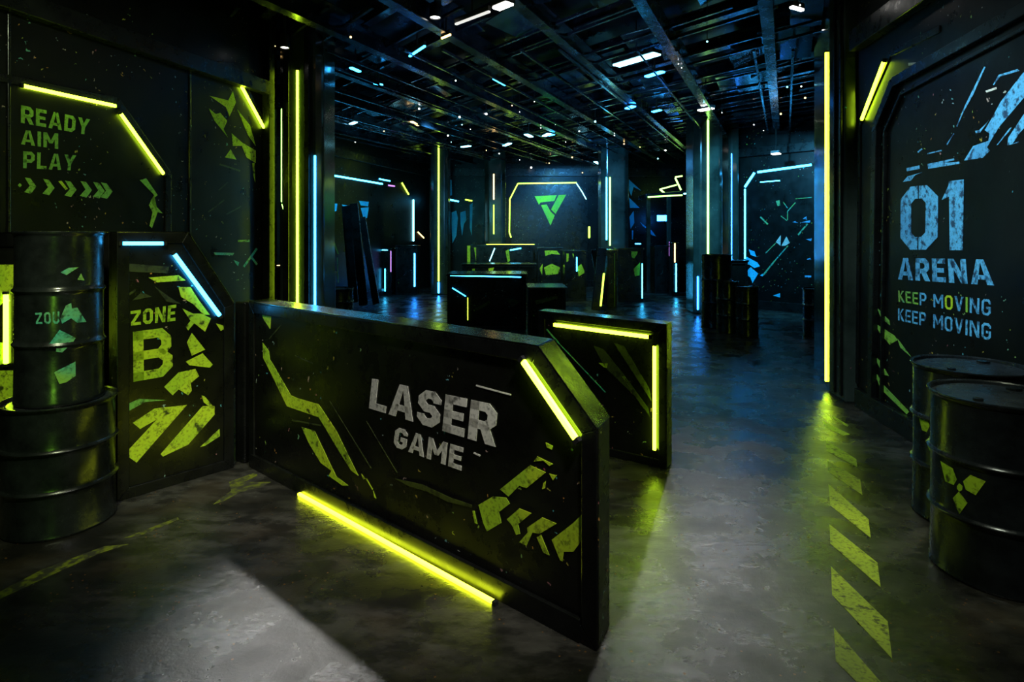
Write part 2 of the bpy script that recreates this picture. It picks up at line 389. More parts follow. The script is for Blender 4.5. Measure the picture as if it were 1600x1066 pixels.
# right pillar: long wedge beside the lane
A, B, C3 = flo(1272, 575), flo(1296, 614), flo(1320, 629)
pillar([A, B, C3, (3.62, 6.08, 0), (4.3, 7.9, 0)], bevel=.015)
rp = Plane(A, B)
led_thing(rp, (1292, 82), (1292, 596), .034, 'ledlime', 'tall lime light strip on the right pillar by the hazard lane')
rp2 = Plane(B, C3)
for px, w in ((1306, .02), (1316, .02)):
    u = rp2.uv(px, 400)[0]; trim(MB().box(rp2.P(u, 2.25, .012), rp2.d*w, rp2.n*.012, Vector((0, 0, 2.2))))
# far pillars
p3 = boxpillar(672, 700, 17.2); led_thing(p3, (685.5, 222), (685.5, 440), .055, 'ledlime2', 'pale lime light strip on the far pillar left of the emblem wall')
led_thing(p3, (685.5, 441), (685.5, 458), .06, 'ledblue', 'short blue strip added at the foot of the far left pillar to tint its reflection')  # added glow, gives the pillar a blue reflection on the floor
p4 = boxpillar(1086, 1132, 13.); led_thing(p4, (1090, 432), (1090, 484), .03, 'ledblue', 'short blue glow standing in for a reflection at left edge of the pillar behind the tall drum')  # the blue glow is added in place of a violet-blue reflection
led_thing(p4, (1106, 186), (1106, 478), .05, 'ledgreen', 'pale green light strip on the pillar behind the tall drum')
p5 = boxpillar(940, 984, 17.); led_thing(p5, (947.5, 277), (947.5, 375), .05, 'ledcyan2', 'cyan light strip, left of the pair right of the emblem wall')
led_thing(p5, (953, 277), (953, 384), .05, 'ledgreen', 'pale green light strip, right of the pair right of the emblem wall')
p6 = boxpillar(757, 790, 18.6); led_thing(p6, (771.5, 272), (771.5, 312), .05, 'ledamber', 'short amber light strip on the dark pillar left of the emblem')
led_thing(p6, (771.5, 320), (771.5, 366), .035, 'ledlime2', 'thin broken lime light strip below the amber one')
p7 = boxpillar(1140, 1156, 14.); led_thing(p7, (1143, 240), (1143, 470), .02, 'ledblue', 'thin blue light strip on edge of the narrow far right pillar')

# ------------------------------------------------------------------ left wall: strips and stencils
led_thing(PL, (33, 134.5), (178, 166), .034, 'ledlime', 'sloping lime light strip above the READY AIM PLAY lettering', base=.012)
led_thing(PL, (186, 178), (253, 272), .034, 'ledlime', 'diagonal lime light strip right of the READY AIM PLAY lettering', base=.012)
led_thing(PL, (362, 112), (410, 200), .04, 'ledlime', 'diagonal lime light strip at the far end of the left wall', base=.012)
c = crop(0, 100, 5.33)
t = thing('wall_lettering', 'green stencil lettering READY AIM PLAY on the left wall', 'lettering', PL.P(PL.uv(60, 250)[0], 2.2))
lettering(PL, 'READY', c([(172, 343), (748, 462), (735, 592), (172, 490)]), 'green', t)
lettering(PL, 'AIM', c([(173, 548), (482, 580), (482, 708), (173, 668)]), 'green', t)
lettering(PL, 'PLAY', c([(190, 726), (632, 762), (618, 888), (190, 868)]), 'green', t)
c = crop(0, 0, 2.805)
chv = lambda x, s=0: [(x, 778+s), (x+24, 782+s), (x+50, 818+s), (x+26, 850+s), (x-2, 842+s), (x+22, 815+s)]
t = thing('arrow_row', 'row of green stencil chevrons pointing right under the PLAY lettering', 'wall marking', PL.P(PL.uv(100, 290)[0], 1.9))
for i, (x, s) in enumerate(((108, 0), (188, 6), (284, 14), (352, 16), (408, 20), (442, 22))):
    graphic(PL, [c(chv(x, s))], 'green', t, 'chevron')
graphic(PL, [c([(78, 812), (86, 803), (95, 812), (86, 821)])], 'green', t, 'diamond')
graphic(PL, [c([(255, 795), (268, 792), (296, 828), (286, 832)])], 'lime', t, 'dash')
tag(graphic(PL, [c([(612, 790), (640, 782), (690, 855), (660, 880), (712, 935), (690, 930), (665, 1000), (655, 990), (668, 930), (652, 900), (675, 855)])], 'green', None, 'wall_graphic'), 'jagged green bolt stencil near the lower end of the left panel', 'wall marking')
tag(graphic(PL, [c([(918, 420), (1000, 440), (1020, 400), (1033, 450), (1005, 510), (990, 470)]), c([(915, 475), (945, 500), (965, 495), (995, 530), (975, 575), (998, 602), (940, 530)]),
    c([(1015, 585), (1060, 625), (1120, 660), (1120, 715), (1080, 690), (1060, 640), (1020, 640)]), c([(985, 690), (1010, 655), (1035, 700), (1010, 695)]), c([(1040, 480), (1095, 550), (1120, 640), (1085, 590)]), c([(1105, 715), (1115, 715), (1118, 800), (1110, 770)])], 'lime', None, 'wall_graphic'),
    'splintered lime stencil shards at the far end of left wall', 'wall marking')
c = crop(270, 80, 2.804)
tag(graphic(PL, [c([(180, 882), (268, 884), (262, 895), (182, 893)]), c([(285, 828), (335, 826), (335, 836), (285, 836)]), c(line_px((310, 945), (368, 865), 9)), c(line_px((345, 905), (368, 935), 9)), c([(265, 915), (290, 925), (285, 942), (275, 930)])], 'teal', None, 'wall_graphic'),
    'small teal scraps of paint low on the left wall above the barrier', 'wall marking')
tag(graphic(PL, [c(line_px((205, 495), (295, 525), 7)), c(line_px((155, 705), (225, 652), 5)), c(line_px((200, 610), (240, 575), 5)), c(line_px((235, 715), (300, 680), 5))], 'dim', None, 'wall_graphic'),
    'faint scratched olive lines in the middle of the left wall', 'wall marking')
led_thing(lp, (440, 170), (440, 316), .014, 'ledgreen', 'hair-thin green glowing line for a reflection on the left edge of the left pillar')  # green reflection on the pillar built as a glowing line
led_thing(lp, (440.5, 319), (447, 340), .012, 'ledgreen', 'tiny slanted green glowing line for a reflection on the left pillar')  # slanted end of that reflection, also a glowing line

# ------------------------------------------------------------------ right wall: strip, numbers, logo
led_thing(PR, (1385, 96), (1350, 187), .04, 'ledlime', 'diagonal lime light strip at top of right wall above the 01 panel', base=.012)
c = crop(1380, 260, 3.555)
t = thing('wall_number', 'large blue stencil number 01 on the right wall', 'number', PR.P(PR.uv(1450, 390)[0], 1.6))
lettering(PR, '0', c([(100, 118), (308, 98), (303, 463), (98, 463)]), 'blue', t, 'digit', t=.2)
lettering(PR, '1', c([(326, 88), (450, 72), (445, 466), (335, 466)]), 'blue', t, 'digit', t=.26)
t = thing('wall_lettering', 'blue stencil lettering ARENA below the 01 on right wall', 'lettering', PR.P(PR.uv(1450, 430)[0], 1.3))
lettering(PR, 'ARENA', c([(88, 508), (600, 518), (618, 662), (85, 628)]), 'blue', t, t=.21)
t = thing('wall_lettering', 'two small blue lines KEEP MOVING on right wall above the drums', 'lettering', PR.P(PR.uv(1450, 500)[0], 1.1))
lettering(PR, 'KEEP MOVING', c([(85, 690), (602, 740), (600, 832), (88, 752)]), ['teal', 'green', 'green', 'blue', 'blue', 'lime', 'blue', 'green', 'blue', 'blue'], t, t=.15, gap=.17)
lettering(PR, 'KEEP MOVING', c([(85, 788), (602, 875), (600, 968), (85, 855)]), 'blue', t, t=.15, gap=.17)
c = crop(1370, 60, 4.635)
t = thing('wall_graphic', 'big blue angular stripe stencil above the 01 on right wall', 'wall marking', PR.P(PR.uv(1520, 200)[0], 2.3))
graphic(PR, [c(q) for q in ([(1050, 265), (1120, 190), (1120, 370), (890, 640), (800, 790), (820, 815), (770, 865), (635, 885), (700, 780), (812, 742), (820, 690), (785, 665), (830, 590), (900, 460)],
    [(715, 670), (745, 665), (800, 610), (815, 590), (750, 685), (720, 685)], [(1120, 470), (1120, 590), (1035, 690), (985, 765), (1030, 745), (1030, 755), (950, 775), (955, 720)],
    [(870, 775), (965, 650), (980, 645), (960, 675), (880, 770)])], 'blue', t, 'stripe')
graphic(PR, [c(q) for q in ([(215, 940), (310, 920), (312, 945), (220, 962)], [(370, 910), (560, 870), (565, 882), (480, 902), (600, 893), (600, 908), (375, 945)], [(190, 1040), (225, 1000), (330, 970), (280, 990), (250, 1030)], line_px((370, 835), (470, 812), 8), line_px((300, 825), (330, 800), 10))], 'blue', t, 'underline')
graphic(PR, [c(q) for q in ([(780, 205), (790, 207), (700, 410), (632, 530), (585, 640), (580, 635), (640, 490)], [(845, 335), (885, 265), (1020, 222), (1035, 235), (900, 275), (850, 338)], line_px((560, 690), (510, 770), 6))], 'blue', t, 'outline')
graphic(PR, [c([(790, 380), (870, 352), (870, 368), (800, 392)]), c(line_px((232, 187), (285, 183), 20))], 'white', t, 'scratch', off=.004)
c = crop(1250, 60, 2.131); c2 = crop(1250, 500, 1.883)
tag(graphic(PR, [c([(258, 898), (298, 940), (300, 955), (270, 930)]), c([(245, 945), (315, 990), (325, 1005), (300, 1020), (270, 985)]), c([(325, 1000), (370, 1060), (335, 1030)]),
    c2([(200, 115), (245, 190), (322, 270), (315, 278), (240, 205)]), c2([(215, 100), (235, 120), (262, 165), (245, 160)])], 'green', None, 'wall_graphic'), 'torn green stencil streaks low on right wall beside the rear drum', 'wall marking')

# ------------------------------------------------------------------ free-standing barriers
TH = Vector((.072, .158, 0))
def barrier(name, label, pl, out_uv, T, fw=.075, cap_edges=(), fd=.016, panel='panel', cap_w=.0):
    base = pl.P(sum(p[0] for p in out_uv)/len(out_uv), 0); r = thing(name, label, 'barrier', base)
    MB().prism([pl.P(u, z) for u, z in out_uv], T).build('panel', panel, r, bevel=.006)
    inn = inset(out_uv, fw); m = MB(); n = len(out_uv)
    for i in range(n):
        j = (i+1) % n
        q = [out_uv[i], out_uv[j], inn[j], inn[i]]; m.prism([pl.P(u, z, fd) for u, z in q], -pl.n*fd)
    m.build('frame', 'frame', r, bevel=.004)
    if cap_edges:
        for i in cap_edges:
            a, b = out_uv[i], out_uv[(i+1) % n]
            A0, B0 = pl.P(*a, fd), pl.P(*b, fd); t2 = (B0-A0).normalized()
            T2 = T+T.normalized()*fd; up = t2.cross(T2).normalized(); up = up if up.z > 0 or abs(up.z) < .01 else -up
            if abs(up.z) < .01: up = up if up.dot(t2.cross(up)) else up
            MB().prism([A0, B0, B0+T2, A0+T2], up*.008).build('cap', 'cap', r, bevel=.002)
    return r
CORN, ENDP = flo(385, 724), flo(935, 1016)
PLA = Plane(CORN, ENDP)
uE = PLA.len
uc = PLA.uv(843, 538)[0]; ze = PLA.uv(936, 671)[1]
laser = barrier('barrier', 'long low black barrier lettered LASER GAME with chamfered corner', PLA, [(.07, 0), (uE, 0), (uE, ze), (uc, 1.205), (.07, 1.205)], TH, cap_edges=(3, 2))
MB().prism([PLA.P(.1, 0, .022), PLA.P(uE-.08, 0, .022), PLA.P(uE-.08, .10, .022), PLA.P(.1, .10, .022)], -PLA.n*.022).build('kick_board', 'frame', laser, bevel=.004)
led(PLA, (823, 563), (905, 683), .034, 'ledlime', 'light_strip', laser, base=.016)
c = crop(560, 560, 5.33)
lettering(PLA, 'LASER', c([(118, 168), (1165, 392), (1135, 735), (92, 415)]), 'white', laser, t=.22, gap=.1)
lettering(PLA, 'GAME', c([(315, 570), (878, 745), (860, 935), (295, 732)]), 'white', laser, t=.2, gap=.13)
c = crop(390, 460, 3.23)
graphic(PLA, [c(q) for q in ([(65, 105), (110, 110), (105, 175), (72, 125)],
    [(68, 245), (98, 285), (104, 330), (120, 355), (210, 510), (245, 525), (350, 555), (440, 690), (550, 915), (515, 890), (440, 770), (375, 660), (350, 620), (190, 565), (120, 420), (85, 350), (70, 320)],
    [(265, 670), (330, 690), (410, 860), (440, 920), (500, 965), (470, 965), (400, 915), (415, 890), (360, 850), (300, 750)],
    [(565, 905), (585, 930), (575, 935)], [(625, 990), (640, 1030), (630, 1025)], line_px((590, 930), (622, 985), 4))], 'lime', laser)
graphic(PLA, [c(q) for q in (line_px((405, 540), (615, 880), 4), line_px((590, 640), (745, 900), 3), line_px((215, 635), (360, 662), 8), line_px((100, 225), (160, 155), 5), line_px((230, 310), (320, 350), 5))] +
    [[(618, 748), (660, 757), (705, 778), (738, 789), (737, 793), (700, 784), (668, 768), (640, 760)]], 'dim', laser, 'scuff_lines')
c = crop(720, 500, 2.665)
graphic(PLA, [c(q) for q in ([(165, 705), (290, 605), (355, 635), (275, 700), (245, 690), (200, 735)], [(305, 590), (320, 568), (385, 600), (370, 608), (345, 585)], [(355, 510), (385, 525), (380, 540), (360, 530)],
    [(345, 680), (355, 670), (352, 700), (340, 705)], [(370, 640), (400, 648), (385, 668)],
    [(75, 770), (135, 735), (190, 740), (205, 765), (160, 800), (170, 845), (110, 880), (95, 845)], [(193, 830), (245, 785), (295, 805), (240, 850), (248, 890), (232, 895), (215, 855)],
    [(278, 865), (340, 822), (400, 848), (330, 890), (300, 885), (275, 940), (245, 925), (280, 885)], [(318, 905), (335, 895), (370, 980), (345, 968)],
    [(380, 915), (470, 845), (505, 810), (510, 910), (470, 965), (430, 965), (425, 1005), (415, 1000)], [(50, 795), (58, 795), (70, 850), (60, 845)])], 'lime', laser, 'arrow_graphic')
graphic(PLA, [c(line_px((65, 273), (210, 312), 6)), c(line_px((55, 553), (82, 566), 6))], 'white', laser, 'scratch')
# corner post between the two barriers
post_c = CORN+Vector((-.03, .06, 0))
tag(MB().prism([(post_c.x-.075, post_c.y-.02, 0), (post_c.x+.02, post_c.y-.075, 0), (post_c.x+.10, post_c.y+.03, 0), (post_c.x+.0, post_c.y+.10, 0)], (0, 0, 1.2)).build('corner_post', 'frame', None, bevel=.012), 'black corner post between the ZONE B and LASER GAME barriers', 'post')

ZL = flo(194, 780); zd = (CORN-ZL).normalized(); Z0 = ZL-zd*.045
PZ = Plane(Z0, CORN-zd*.10)
zc = PZ.uv(292, 361)[0]; zt = 1.715
zend = PZ.len
zone = barrier('barrier', 'tall black barrier marked ZONE B with cyan strips', PZ, [(0, 0), (zend, 0), (zend, PZ.uv(361, 475)[1]), (zc, zt), (0, zt)], Vector((-.12, .11, 0)), fw=.07, cap_edges=(3, 2))
led(PZ, (189, 380.5), (253, 380.5), .030, 'ledcyan', 'light_strip', zone, base=.016)
led(PZ, (270, 397), (341, 493), .034, 'ledcyan', 'light_strip', zone, base=.016)
c = crop(170, 340, 2.664)
lettering(PZ, 'ZONE', c([(90, 390), (280, 362), (276, 430), (92, 450)]), 'lime', zone, t=.2, gap=.16)
lettering(PZ, 'B', c([(100, 476), (262, 455), (266, 655), (102, 684)]), 'lime', zone, t=.18)
graphic(PZ, [c(q) for q in ([(165, 250), (290, 240), (320, 262), (200, 270)], [(290, 290), (340, 290), (375, 345), (420, 405), (395, 405), (350, 360), (300, 330)],
    [(305, 378), (350, 400), (385, 400), (425, 420), (400, 475), (355, 440), (330, 470), (320, 455), (340, 430)], [(345, 480), (400, 550), (345, 575), (325, 520)], [(320, 600), (390, 565), (432, 612), (420, 625), (335, 615)],
    [(230, 705), (290, 645), (360, 630), (375, 660), (340, 690), (345, 720), (330, 740), (290, 715), (265, 740)], [(215, 985), (390, 785), (440, 785), (440, 820), (330, 945), (225, 995)], [(380, 955), (460, 880), (462, 910), (400, 950)],
    [(385, 740), (400, 745), (440, 795), (430, 795), (395, 770)], [(100, 855), (190, 795), (325, 780), (115, 1020), (65, 985), (200, 840), (130, 880)], [(445, 440), (475, 450), (482, 462), (465, 472)])], 'lime', zone)
graphic(PZ, [c([(60, 785), (125, 755), (240, 760), (150, 768), (65, 815)])], 'green', zone, 'green_stripe')
graphic(PZ, [c(q) for q in ([(60, 190), (250, 205), (245, 232), (65, 225)], [(190, 285), (250, 330), (300, 360), (240, 350)], [(75, 320), (110, 298), (112, 305), (85, 325)], [(100, 345), (135, 310), (180, 330), (150, 335)])], 'dim', zone, 'faded_graphic')

# barrier behind the stacked drums at far left
PQ = Plane((-4.3, 4.05), (-2.72, 4.12))
back = barrier('barrier', 'shoulder-high black barrier behind the stacked drums at far left', PQ, [(0, 0), (PQ.len, 0), (PQ.len, 1.71), (0, 1.71)], Vector((-.02, .14, 0)), fw=.09, cap_edges=(2,))
c = crop(0, 340, 3.555)
graphic(PQ, [c([(-60, 262), (133, 262), (100, 320), (75, 360), (85, 430), (60, 420), (-60, 560)]), c([(-60, 690), (40, 695), (40, 810), (-60, 830)]), c([(-60, 850), (88, 850), (85, 1010), (-60, 1060)])], 'lime', back)
led(PQ, (11, 460), (11, 568), .035, 'ledlime', 'light_strip', back)

# second barrier in the middle
S0, S1 = flo(1042, 733), None
sd = Vector((-.814, .58, 0)).normalized(); S1 = S0+sd*1.10
PS = Plane(S1, S0)
sec = barrier('barrier', 'low black barrier with L-shaped lime strips behind the LASER GAME one', PS, [(0, 0), (PS.len, 0), (PS.len, 1.045), (0, 1.065)], Vector((.07, .127, 0)), fw=.06, cap_edges=(2,))
led(PS, (868, 507), (1016, 526), .034, 'ledlime', 'light_strip', sec, base=.016)
led(PS, (1024.5, 540), (1024.5, 702), .03, 'ledlime', 'light_strip', sec, base=.016)
c = crop(820, 470, 3.807)
graphic(PS, [c([(410, 270), (470, 290), (590, 440), (735, 640), (745, 690), (650, 560), (480, 400)]), c([(530, 250), (590, 270), (740, 520), (755, 600)])], 'dim', sec, 'faded_graphic')
graphic(PS, [c([(578, 450), (595, 447), (645, 525), (635, 535)]), c([(440, 370), (495, 372), (490, 400), (470, 395)])], 'lime', sec)
graphic(PS, [c(line_px((130, 170), (200, 250), 8)), c(line_px((200, 250), (480, 545), 5))], 'teal', sec, 'scuff_lines')

# ------------------------------------------------------------------ drums
def drum(label, c, r, h, group='black steel drums', seg=56, bung=True):
    c = Vector(c); d = thing('drum', label, 'drum', c, group)
    p = [(0, .0), (r*.94, 0), (r*.985, .004), (r, .014), (r*.985, .028)]
    for zz in (h*.35, h*.66):
        p += [(r*.972, zz-.03), (r*.985, zz-.014), (r*1.02, zz-.006), (r*1.03, zz), (r*1.02, zz+.006), (r*.985, zz+.014), (r*.972, zz+.03)]
    p += [(r*.972, h-.035), (r*.985, h-.022), (r*1.01, h-.016), (r*1.025, h-.006), (r*1.02, h), (r*.99, h+.001), (r*.965, h-.006), (r*.955, h-.022)]
    MB().lathe(p, c, seg).build('shell', 'drum', d, smooth=35)
    MB().lathe([(r*.957, h-.024), (r*.90, h-.022), (r*.88, h-.015), (r*.3, h-.013), (0, h-.013)], c, seg).build('lid', 'lid', d, smooth=30)
    if bung:
        for a, rr in ((.6, .035), (3.6, .022)):
            q = c+Vector((math.cos(a)*r*.66, math.sin(a)*r*.66, h-.014))
            MB().lathe([(rr, 0), (rr, .012), (rr*.6, .014), (0, .01)], q, 16).build('bung_cap', 'drum', d, smooth=30)
    return d
def on_drum(polys_px, d, r, mat, name='symbol_blade'):
    if name != 'letter' and len(polys_px) > 1:
        for q in polys_px: on_drum([q], d, r, mat, name)
        return
    c = ORG[d.name]; m = MB()
    for q in polys_px:
        q = q+[]; n = len(q); dense = []
        for i in range(n):
            a, b = Vector(q[i]), Vector(q[(i+1) % n])
            for k in range(3): dense.append(a.lerp(b, k/3))
        cen = sum(dense, Vector((0, 0)))/len(dense)
        rings = [[cen.lerp(p, f) for p in dense] for f in (.34, .67, 1.)]
        def hit(p):
            g = ray(*p); o = Vector((-c.x, -c.y)); dd = Vector((g.x, g.y))
            A = dd.dot(dd); Bq = 2*o.dot(dd); Cq = o.dot(o)-r*r; disc = max(Bq*Bq-4*A*Cq, 0)
            t = (-Bq-math.sqrt(disc))/(2*A); return Vector((g.x*t, g.y*t, EYE+g.z*t))
        L = len(dense)
        for k in range(L):
            j = (k+1) % L; m.poly([hit(cen), hit(rings[0][k]), hit(rings[0][j])])
            for s in (0, 1): m.poly([hit(rings[s][k]), hit(rings[s+1][k]), hit(rings[s+1][j]), hit(rings[s][j])])
    return m.build(name, mat, d)
dl = drum('squat black drum at left carrying a narrower one', (-2.69, 3.62, 0), .285, .735)
du = drum('narrow black drum stacked on the squat drum at left', (-2.69, 3.62, .7225), .222, .9975, bung=False)
c = crop(0, 340, 3.555)
for zq in text_quads('ZOU', c([(195, 530), (330, 522), (330, 590), (200, 592)]), .18, .2): on_drum(zq, du, .2185, 'teal', 'letter')
on_drum([c(q) for q in ([(330, 625), (365, 640), (420, 670), (400, 700), (345, 750), (310, 745), (320, 700), (255, 725), (290, 680)], [(365, 490), (395, 475), (400, 505), (430, 500), (480, 580), (430, 585), (395, 560), (345, 590), (335, 560)],
    [(300, 860), (350, 835), (420, 800), (420, 880), (370, 915), (330, 925)], [(335, 305), (380, 280), (440, 275), (400, 300), (370, 320)], [(430, 345), (450, 310), (470, 350)])], du, .2185, 'teal', 'paint_splash')
d1 = drum('black drum with full lime three-blade symbol at right front', (2.468, 3.075, 0), .30, .90)
d2 = drum('black drum half hidden behind the front right drum', (2.76, 3.66, 0), .30, .92)
c = crop(1400, 530, 3.44)
on_drum([c(q) for q in ([(238, 655), (305, 695), (327, 755), (310, 785), (265, 765)], [(360, 765), (400, 730), (482, 765), (428, 840), (375, 810)], [(305, 855), (338, 820), (385, 880), (340, 942)], [(328, 790), (340, 775), (358, 790), (355, 812), (340, 820), (328, 805)])], d1, (.30*.972+.0025), 'lime')
on_drum([c(q) for q in ([(120, 410), (165, 430), (182, 465), (165, 500), (140, 490)], [(157, 545), (182, 522), (192, 590), (185, 608)])], d2, (.30*.972+.0025), 'lime')
drum('tall black drum beneath the pale green pillar strip', (at(1119.5, 11.2)), .27, 1.34)
drum('slim black drum in front of the tall drum, middle of three', (at(1137, 10.55)), .19, .90)
drum('short slim black drum at right of the trio by the pillar', (at(1167, 10.2)), .185, .84)
drum('black drum half hidden behind the right pillar', (at(1279, 10.2)), .25, .80)
drum('low black drum in the dim space behind LASER GAME barrier at left', (at(523, 11.2)), .34, .72)

# ------------------------------------------------------------------ floor markings
HZ = [[(1303, 982), (1306, 1034), (1350, 1078), (1386, 1078)], [(1298.5, 886), (1300, 930), (1394, 1030), (1387, 972)], [(1296, 820), (1297.5, 850), (1376, 918), (1371, 880)],
      [(1294.5, 757), (1297, 790), (1360.5, 841), (1357, 812)], [(1292.5, 720), (1294, 737), (1347.5, 774), (1344, 750)], [(1290.5, 688), (1291.5, 705), (1339.5, 730), (1338, 718)], [(1285, 658), (1290, 668), (1318, 681), (1328, 679)], [(1300, 653), (1303, 651), (1326, 665), (1324, 667)]]
ordn = ['nearest the camera', 'second nearest the camera', 'third from the camera', 'fourth from the camera', 'fifth from the camera', 'sixth from the camera', 'next to last, by the pillar foot', 'last and thinnest, by the pillar foot']
for q, nme in zip(HZ, ordn):
    tag(MB().prism([flo(*p)+Vector((0, 0, .0005)) for p in q], (0, 0, .0015)).build('hazard_stripe', 'mark'), 'slanted lime hazard stripe on the floor, '+nme, 'floor marking', 'hazard stripes along the right lane')
def fmark(polys, mat, label):
    m = MB()
    for q in polys: m.prism([flo(*p)+Vector((0, 0, .0005)) for p in q], (0, 0, .0015))
    return tag(m.build('floor_line', mat), label, 'floor marking')
c = crop(0, 580, 2.88)
fmark([c([(-20, 1005), (-20, 1035), (240, 915), (450, 820), (578, 780), (470, 790), (360, 830), (180, 900)])], 'fade', 'worn yellow floor line at bottom left before the squat drum')
fmark([c([(560, 752), (800, 660), (805, 668), (700, 715), (620, 745)])], 'fade', 'thin broken yellow floor line in front of the ZONE B barrier')
fmark([c([(1030, 500), (1150, 458), (1160, 470), (1100, 500), (1220, 500), (1180, 520), (1080, 545), (1000, 590), (960, 600), (1040, 540)])], 'fade', 'scuffed yellow patch on floor at the corner of two barriers')
# lime tube lying on the floor before the long barrier
a, b = flo(467, 774)+Vector((0, 0, .009)), flo(771, 944)+Vector((0, 0, .009))
fl = MB().bar(a, b, .022, .018).build('led_strip', 'ledyellow', None, bevel=.006)
tag(fl, 'lime light strip lying on the floor along the LASER GAME barrier', 'light strip')
tt = (b-a).normalized(); MB().bar(a-tt*.02, a, .025, .019).build('end_cap', 'rubber', fl); MB().bar(b, b+tt*.02, .025, .019).build('end_cap', 'rubber', fl)

# ------------------------------------------------------------------ props in the middle distance
def cover(label, px0, px1, y, ztop, depth=.6, leds=(), paints=(), rot=0., fw=.05, grp=None, cat='crate', name='crate'):
    a, b = at(px0, y), at(px1, y+rot); pl = Plane(a, b); w = pl.len
    r = thing(name, label, cat, (a+b)/2, grp); T = -pl.n*depth
    o = [(0, 0), (w, 0), (w, ztop-.03), (0, ztop-.03)]
    MB().prism([pl.P(u, z) for u, z in o], T).build('body', 'panel', r, bevel=.012)
    inn = inset(o, fw); m = MB()
    for i in range(4):
        j = (i+1) % 4; m.prism([pl.P(u, z, .02) for u, z in (o[i], o[j], inn[j], inn[i])], -pl.n*.02)
    m.build('frame', 'frame', r, bevel=.004)
    m = MB(); m.prism([pl.P(-.02, ztop-.03, .035), pl.P(w+.02, ztop-.03, .035), pl.P(w+.02, ztop-.03, -depth-.02), pl.P(-.02, ztop-.03, -depth-.02)], (0, 0, .03)); m.build('top_board', 'cap', r, bevel=.006)
    for p, q, wd, mt in leds: led(pl, p, q, wd, mt, 'light_strip', r, base=.02, cap=False)
    for polys, mt in paints: graphic(pl, polys, mt, r, off=.012)
    return r
cover('wide dark crate with cyan strip along its top edge', 699, 822, 10.9, 1.0, .9,
      [((704, 430.5), (814, 433), .022, 'ledcyan'), ((707, 450), (728, 463), .018, 'ledcyan'), ((731, 465), (731, 500), .014, 'ledlime2')], [([[(742, 482), (765, 470), (766, 474), (745, 486)], [(790, 466), (815, 470), (800, 480)]], 'dim')])
cover('low dark crate right of the wide cyan-edged crate', 826, 884, 10.2, .82, .8, [], [([[(835, 470), (870, 462), (872, 466), (838, 476)]], 'dim')])
cover('long dark counter below the green emblem wall', 722, 838, 14.6, 1.0, .7, [], [([[(738, 420), (742, 420), (742, 440), (738, 440)], [(763, 420), (772, 418), (766, 436)]], 'lime')])
cover('far high counter with thin lime edge below the emblem', 736, 836, 17.2, 1.42, .6, [((760, 382), (835, 382), .02, 'ledlime2'), ((797, 391), (814, 388), .04, 'ledcyan2'), ((773, 388), (765, 408), .03, 'ledice')],
      [([[(790, 392), (795, 390), (797, 408), (793, 410)], [(730, 384), (735, 384), (735, 410), (730, 410)], [(740, 384), (744, 384), (744, 408)]], 'lime')])
cover('dark crate with lime patches painted for glints right of the far counter', 840, 878, 16.4, 1.36, .6, [], [([[(851, 392), (858, 391), (870, 392), (875, 398), (862, 397), (852, 400)], [(850, 418), (862, 412), (875, 418), (872, 428), (853, 430)], [(843, 420), (848, 412), (847, 430)]], 'lime')])  # lime patches painted for yellow glow and glints
cover('dark crate with lime patches painted for glints left of the leaning board', 882, 916, 15.6, 1.3, .6, [((901, 402), (901, 424), .03, 'ledcyan2')], [([[(885, 395), (889, 393), (888, 408), (884, 410)], [(893, 392), (897, 390), (896, 404)], [(902, 418), (908, 412), (914, 426), (904, 432)], [(880, 415), (884, 412), (884, 422)]], 'lime')])  # small lime shapes colour in the far glints
cover('narrow dark crate with olive edge right of the leaning board', 949, 964, 14., 1.36, .5, [], [([[(960, 388), (963, 388), (963, 480), (960, 480)]], 'lime')])
cover('dark crate with cyan corner strip beside the blue wall', 966, 1005, 15.4, 1.36, .7, [((1003, 412), (1003, 466), .035, 'ledcyan2'), ((992, 381), (1001, 381), .03, 'ledcyan2')], [([[(986, 393), (996, 391), (996, 396), (991, 404), (987, 402)], [(990, 420), (1000, 410), (999, 430), (992, 432)]], 'lime')])
cover('dark crate with amber corner strip before the booth', 1023, 1049, 17.6, 1.38, .6, [((1045.5, 378), (1045.5, 400), .02, 'ledpink')])
cover('slim post crate carrying a yellow and cyan strip', 1050, 1060, 16.8, 1.48, .3, [((1054, 380), (1054, 410), .04, 'ledamber'), ((1056, 412), (1056, 456), .04, 'ledcyan2')])
cover('dark crate with cyan top strip against the far left wall', 580, 611, 17.0, 1.32, .5, [((582, 390.5), (606, 391), .03, 'ledcyan2'), ((611, 392), (611, 425), .03, 'ledpink'), ((602, 420), (602, 455), .03, 'ledcyan2')], [([[(583, 402), (588, 400), (588, 407), (584, 406)]], 'lime')])
cover('dark crate with blue corner strip left of the far pillar', 618, 652, 17.2, 1.40, .5, [((648, 396), (648, 448), .05, 'ledblue')])
cover('low dark crate behind the LASER GAME barrier near left pillar', 456, 511, 9.8, 1.08, .5, [((491, 427), (491, 480), .025, 'ledlime2')])  # its lime strip is put in for the pillar strip's reflection
cover('flat dark bench at the foot of the left pillar', 405, 458, 9.2, 1.22, .5, [((406, 415), (456, 414.5), .012, 'ledamber')], cat='bench', name='bench')
cover('dark crate tucked behind the trio of drums', 1140, 1168, 12.4, 1.18, .5, [])

